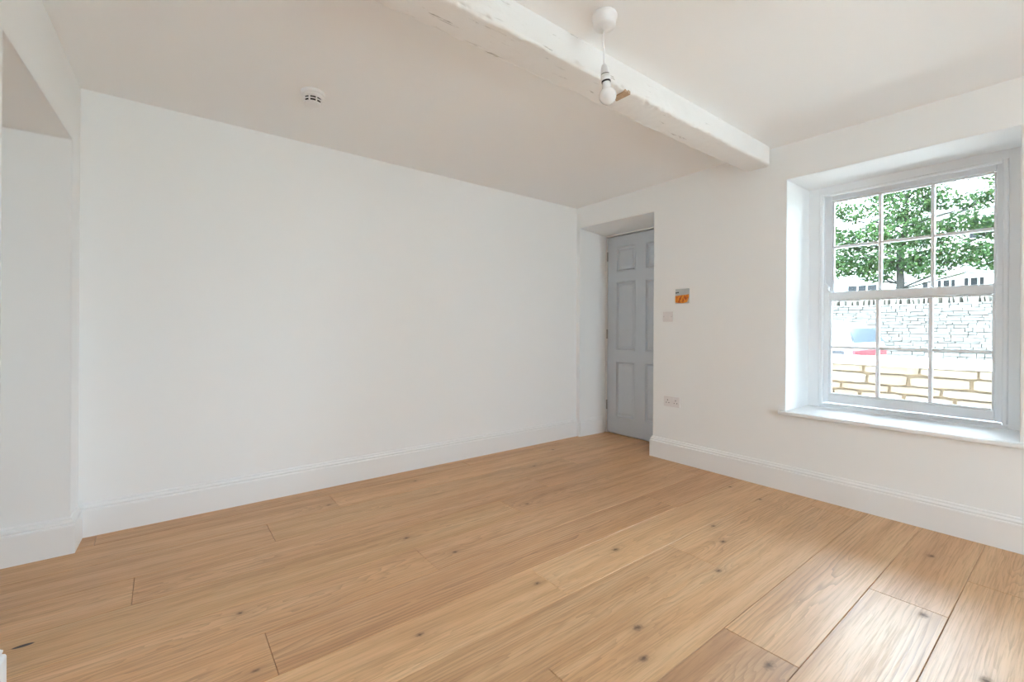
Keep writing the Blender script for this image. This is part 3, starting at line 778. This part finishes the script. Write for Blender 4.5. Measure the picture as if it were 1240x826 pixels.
# ------------------------------------------------------------------ parked car
M['car_paint'] = plain('white_car_paint', rgb(.62, .62, .62), .22, spec=.6)
M['car_glass'] = plain('tinted_car_glass', rgb(.085, .108, .132), .2, spec=.15)
M['tail_red'] = plain('red_lamp_plastic', rgb(.16, .014, .022), .2)
M['car_trim'] = plain('grey_car_trim', rgb(.030, .030, .035), .4)
M['tyre'] = plain('black_rubber', rgb(.02, .02, .02), .8)
def car():
    root = tag(empty('parked_car', (8.35, 4.28, ROAD)), 'white parked car with red tail lamp beyond the garden wall', 'car')
    # sections along the length: (y from the tail, lower z, belt z, roof z, half width sill, belt, roof)
    secs = [(-2.25, .52, .98, 1.02, .76, .80, .74), (-2.235, .34, 1.14, 1.20, .82, .86, .76), (-2.15, .26, 1.22, 1.42, .86, .88, .70), (-2.05, .25, 1.24, 1.485, .87, .89, .67), (-1.85, .24, 1.25, 1.515, .88, .90, .66),
            (-1.2, .22, 1.24, 1.545, .88, .90, .66), (-.2, .22, 1.22, 1.56, .88, .90, .67), (.45, .22, 1.20, 1.50, .88, .90, .66), (.85, .22, 1.18, 1.28, .88, .89, .68), (1.15, .22, 1.14, 1.17, .88, .89, .72),
            (1.7, .24, 1.04, 1.08, .88, .87, .66), (2.1, .30, .86, .90, .82, .80, .58), (2.22, .42, .66, .70, .66, .66, .5)]
    bm = BM(); rings = []
    for y, zl, zb, zr, ws, wb, wr in secs:
        half = [(0, zl), (ws * .8, zl), (ws, zl + .10), (wb + .01, (zl + zb) * .55), (wb, zb - .02), (wb - .03, zb), (wb * .4 + wr * .6, zb + (zr - zb) * .62), (wr, zr - .035), (wr * .7, zr - .004), (0, zr)]
        ring = [bm.verts.new((-a, y, z)) for a, z in half] + [bm.verts.new((a, y, z)) for a, z in half[-2:0:-1]]
        rings.append(ring)
    for p, q in zip(rings, rings[1:]):
        for k in range(len(p)): bm.faces.new((p[k], p[(k + 1) % len(p)], q[(k + 1) % len(p)], q[k]))
    bm.faces.new(rings[0]); bm.faces.new(rings[-1][::-1])
    o = new_obj('body', bm, M['car_paint'], root, True)
    def interp(y):
        for s, t in zip(secs, secs[1:]):
            if s[0] <= y <= t[0]:
                f = (y - s[0]) / (t[0] - s[0]); return [a + (b - a) * f for a, b in zip(s, t)]
    def side(y, u, sgn, out=.006):                         # u 0 at the belt, 1 at the gutter
        _, zl, zb, zr, ws, wb, wr = interp(y)
        x = (wb - .03) + ((wb * .4 + wr * .6) - (wb - .03)) * (u / .62 if u < .62 else 1)
        if u > .62: x += (wr - (wb * .4 + wr * .6)) * (u - .62) / .38
        return (sgn * (x + out), y, zb + (zr - zb - .02) * u)
    for sgn in (-1, 1):
        for ya, yb in ((-1.98, -1.32), (-1.24, -.42), (-.34, .50)):
            bm = BM(); n = 8; rows_ = []
            for i in range(n + 1):
                y = ya + (yb - ya) * i / n
                rows_.append([bm.verts.new(side(y, u, sgn)) for u in (.08, .35, .62, .82)])
            for p, q in zip(rows_, rows_[1:]):
                for k in range(3): bm.faces.new((p[k], q[k], q[k + 1], p[k + 1]))
            bmesh.ops.solidify(bm, geom=bm.faces[:], thickness=.004)
            new_obj('side_window', bm, M['car_glass'], root, True)
        # grey moulding along the flank
        bm = BM(); box(bm, *sorted((sgn * .895, sgn * .918)), -2.18, 1.0, 1.00, 1.10, .006); new_obj('side_moulding', bm, M['car_trim'], root)
    for y in (-1.38, 1.42):
        for sgn in (-1, 1):
            Mx = Matrix.Translation((sgn * .80, y, .325)) @ Matrix.Rotation(math.pi / 2, 4, 'Y')
            bm = BM(); lathe(bm, [(.20, -.10), (.30, -.11), (.325, -.08), (.325, .08), (.30, .11), (.20, .10)], 28, Mx); wh = new_obj('wheel', bm, M['tyre'], root, True)
            bm = BM(); lathe(bm, [(.20, -.105), (.17, -.09), (.05, -.115), (.05, .115), (.17, .09), (.20, .105)], 20, Mx); new_obj('hub', bm, M['steel'], wh, True)
    bm = BM(); box(bm, -.80, .80, -2.268, -2.20, .995, 1.10, .012); tag(new_obj('tail_lamp', bm, M['tail_red'], root), 'red lamp bar across the tail')
    bm = BM(); box(bm, -.78, .78, -2.30, -2.16, .38, .62, .04, 2); new_obj('bumper', bm, M['car_trim'], root)
    bm = BM()
    va = [bm.verts.new(p) for p in ((-.74, -2.248, 1.205), (.74, -2.248, 1.205), (.64, -2.158, 1.42), (-.64, -2.158, 1.42))]
    bm.faces.new(va); bmesh.ops.solidify(bm, geom=bm.faces[:], thickness=.012); new_obj('rear_window', bm, M['car_glass'], root)
car()

# ------------------------------------------------------------------ trees
def leaf_mat(name, a, b, c):
    t = NT(name)
    wp = t.n('ShaderNodeNewGeometry').outputs['Position']
    nz = t.n('ShaderNodeTexNoise', {'Vector': wp, 'Scale': 2.3, 'Detail': 3}).outputs[0]
    wn = t.n('ShaderNodeTexWhiteNoise', {'Vector': t.vm('SNAP', wp, (.14, .14, .14))}).outputs[0]
    f = t.math('ADD', t.math('MULTIPLY', nz, .55), t.math('MULTIPLY', wn, .45))
    col = t.ramp(f, [(.2, a), (.5, b), (.8, c), (.95, (.15, .10, .035))])
    d = t.n('ShaderNodeBsdfDiffuse', {'Color': col}).outputs[0]; tr = t.n('ShaderNodeBsdfTranslucent', {'Color': col}).outputs[0]
    t.t.links.new(t.n('ShaderNodeMixShader', {0: .4, 1: d, 2: tr}).outputs[0], t.out.inputs[0])
    return t.m
M['leaf'] = leaf_mat('green_leaves', (.020, .043, .018), (.040, .075, .029), (.074, .118, .043))
M['bark'] = plain('grey_brown_bark', rgb(.018, .016, .014), .95, var=.3, scale=12, bump=.5, bscale=20, bdist=.02)
def tree(name, label, base, fork, clumps, leaves, seed, size=.085):
    rn = random.Random(seed)
    root = tag(empty(name, base), label, 'tree')
    b = Vector(base)
    bm = BM()
    f = Vector(fork) - b
    top = Vector((f.x, f.y - .1, 4.6 - b.z))
    tube(bm, [Vector((0, 0, -.1)), f * .5 + Vector((.03, .03, 0)), f, f.lerp(top, .35) + Vector((0, .06, 0)), f.lerp(top, .7) + Vector((.05, -.05, 0)), top], [.13, .10, .085, .06, .04, .02], 10)
    for c, r in clumps:
        e = Vector(c) - b
        u = max(0, min(.9, (e.z - .75 - f.z) / (top.z - f.z))); st = f.lerp(top, u) if u > 0 else f * (.86 + .12 * rn.random())
        mid = st.lerp(e, .5) + Vector((rn.uniform(-.12, .12), rn.uniform(-.12, .12), rn.uniform(-.2, .0)))
        tube(bm, [st, mid, e], [.022, .013, .005], 6)
        for k in range(4):
            s2 = mid.lerp(e, rn.uniform(.1, .9)); d = Vector((rn.uniform(-1, 1), rn.uniform(-1, 1), rn.uniform(-.4, .9))) * r * .8
            tube(bm, [s2, s2 + d * .5 + Vector((0, 0, .04)), s2 + d], [.010, .007, .003], 5)
    new_obj('trunk', bm, M['bark'], root, True)
    bm = BM()
    for c, r in clumps:
        for k in range(int(leaves * r * r)):
            while True:
                q = Vector((rn.uniform(-1, 1), rn.uniform(-1, 1), rn.uniform(-1, 1)))
                if .25 < q.length < 1: break
            p = Vector(c) - b + Vector((q.x * r, q.y * r, q.z * r * .72))
            s = size * rn.uniform(.6, 1.25)
            n = Vector((rn.gauss(0, 1), rn.gauss(0, 1), rn.gauss(.6, 1))).normalized(); a = n.orthogonal().normalized()
            a = Matrix.Rotation(rn.uniform(0, 6.28), 3, n) @ a; t2 = n.cross(a)
            vs = [bm.verts.new(p + a * s), bm.verts.new(p + t2 * s * .55 + n * s * .12), bm.verts.new(p - a * s), bm.verts.new(p - t2 * s * .55 + n * s * .12)]
            bm.faces.new(vs)
    tag(new_obj('foliage', bm, M['leaf'], root), 'small green leaves', kind='stuff')
rn = random.Random(31)
cl = []
for c, r in (((15, 3.0, 3.0), .55), ((15, 2.5, 2.75), .45), ((15, 3.5, 2.7), .42), ((15, 3.9, 2.95), .45), ((14.8, 4.4, 2.85), .42), ((15.1, 4.9, 3.0), .5), ((15, 2.0, 3.0), .45), ((14.9, 1.5, 2.85), .42), ((15.2, 1.0, 2.9), .5),
             ((15, 3.1, 3.7), .6), ((15, 2.5, 3.5), .42), ((15, 3.7, 3.6), .42), ((15, 4.3, 3.55), .45), ((15.2, 4.85, 3.8), .45), ((15, 1.9, 3.65), .36), ((15.1, 1.3, 3.5), .42), ((15, .7, 3.6), .5),
             ((15, 3.0, 4.4), .62), ((15, 2.55, 4.9), .5), ((15.1, 3.5, 4.9), .5), ((15, 2.3, 4.3), .34), ((15, 4.0, 4.3), .34), ((15, 4.5, 4.5), .36), ((15, 1.7, 4.15), .3), ((15, 1.2, 4.3), .36), ((15.2, .7, 4.5), .5), ((15, 1.35, 4.75), .3),
             ((15, 3.0, 5.5), .55), ((15, 2.3, 5.5), .4), ((15, 3.8, 5.6), .45), ((15.3, 1.1, 5.2), .4), ((15, 5.2, 4.6), .5), ((15, 5.6, 3.6), .5)):
    cl.append((c, r))
tree('street_tree', 'leafy green tree spreading in front of the white houses', (15, 3.04, 1.0), (15, 3.03, 2.35), [(c, r * 1.15) for c, r in cl], 2900, 5, .050)

# ------------------------------------------------------------------ houses
M['render'] = plain('white_render', rgb(.60, .595, .58), .9, var=.03, scale=3)
M['hglass'] = plain('dark_house_glass', rgb(.016, .017, .020), .3, spec=.15)
M['hframe'] = plain('white_house_frame', rgb(.60, .60, .60), .5)
M['slate'] = plain('grey_roof_slate', rgb(.25, .25, .255), .7, var=.15, scale=8)
M['gutter'] = plain('grey_ledge', rgb(.33, .33, .335), .6)
def house(name, label, X, ya, yb, z0, z1, wins, ledges):
    cy = (ya + yb) / 2
    root = tag(empty(name, (X, cy, 1.0)), label, 'house')
    bm = BM(); box(bm, 0, 6, ya - cy, yb - cy, 0, z1 - 1.0); new_obj('wall', bm, M['render'], root)
    for y0, y1, za, zb, ncol, nrow, wide in wins:
        bm = BM(); fw = .05
        # casing proud of the wall around the panes
        box(bm, -.04, .02, y0 - cy, y1 - cy, za - 1, za - 1 + fw); box(bm, -.04, .02, y0 - cy, y1 - cy, zb - 1 - fw, zb - 1)
        for yy in (y0, y1 - fw): box(bm, -.04, .02, yy - cy, yy + fw - cy, za - 1 + fw, zb - 1 - fw)
        wd = y1 - y0 - 2 * fw
        if wide: edges = [y0 + fw, y0 + fw + wd * .27, y0 + fw + wd * .73, y1 - fw]
        else: edges = [y0 + fw + wd * i / ncol for i in range(ncol + 1)]
        for e in edges[1:-1]: box(bm, -.035, .02, e - .025 - cy, e + .025 - cy, za - 1 + fw, zb - 1 - fw)
        wo = new_obj('window', bm, M['hframe'], root)
        for i in range(len(edges) - 1):
            nr = 1 if (wide and i == 1) else nrow
            for k in range(nr):
                hh = (zb - za - 2 * fw) / nr
                bm = BM(); box(bm, -.012, -.002, edges[i] + (.025 if i else 0) - cy, edges[i + 1] - (.025 if i < len(edges) - 2 else 0) - cy, za - 1 + fw + hh * k + (.015 if k else 0), za - 1 + fw + hh * (k + 1) - (.015 if k < nr - 1 else 0))
                new_obj('pane', bm, M['hglass'], wo)
                if k:
                    bm = BM(); zz = za - 1 + fw + hh * k
                    box(bm, -.035, -.0125, edges[i] - cy, edges[i + 1] - cy, zz - .015, zz + .015); new_obj('glazing_bar', bm, M['hframe'], wo)
    for y0, y1, z, d, hgt in ledges:
        bm = BM(); box(bm, -d, .01, y0 - cy, y1 - cy, z - 1, z + hgt - 1, .01); new_obj('ledge', bm, M['gutter'], root)
    bm = BM()
    va = [bm.verts.new(p) for p in ((-.3, ya - cy - .2, z1 - 1), (6.3, ya - cy - .2, z1 - 1), (3, ya - cy - .2, z1 + .7))]
    vb = [bm.verts.new(p) for p in ((-.3, yb - cy + .2, z1 - 1), (6.3, yb - cy + .2, z1 - 1), (3, yb - cy + .2, z1 + .7))]
    bm.faces.new(va); bm.faces.new(vb[::-1])
    for k in range(3): bm.faces.new((va[k], va[(k + 1) % 3], vb[(k + 1) % 3], vb[k]))
    new_obj('roof', bm, M['slate'], root)
house('white_house', 'white rendered house with paired low windows seen through the sash', 22, -.4, 4.35, 1, 5.25,
      [(2.20, 2.78, 2.10, 2.985, 3, 2, True), (2.91, 3.46, 2.10, 2.955, 3, 2, True), (3.62, 3.87, 2.1, 2.94, 1, 2, False), (2.05, 2.66, 4.25, 5.02, 2, 1, False), (.6, 1.3, 2.1, 2.98, 3, 2, True)],
      [(1.6, 3.50, 3.09, .35, .06)])
house('low_white_house', 'lower white house with three-light window behind the tree', 23.5, 4.8, 10.5, 1, 4.6,
      [(5.45, 6.55, 2.2, 3.06, 3, 1, False), (8.0, 9.1, 2.2, 3.06, 3, 1, False)], [(5.3, 6.7, 3.12, .2, .06)])
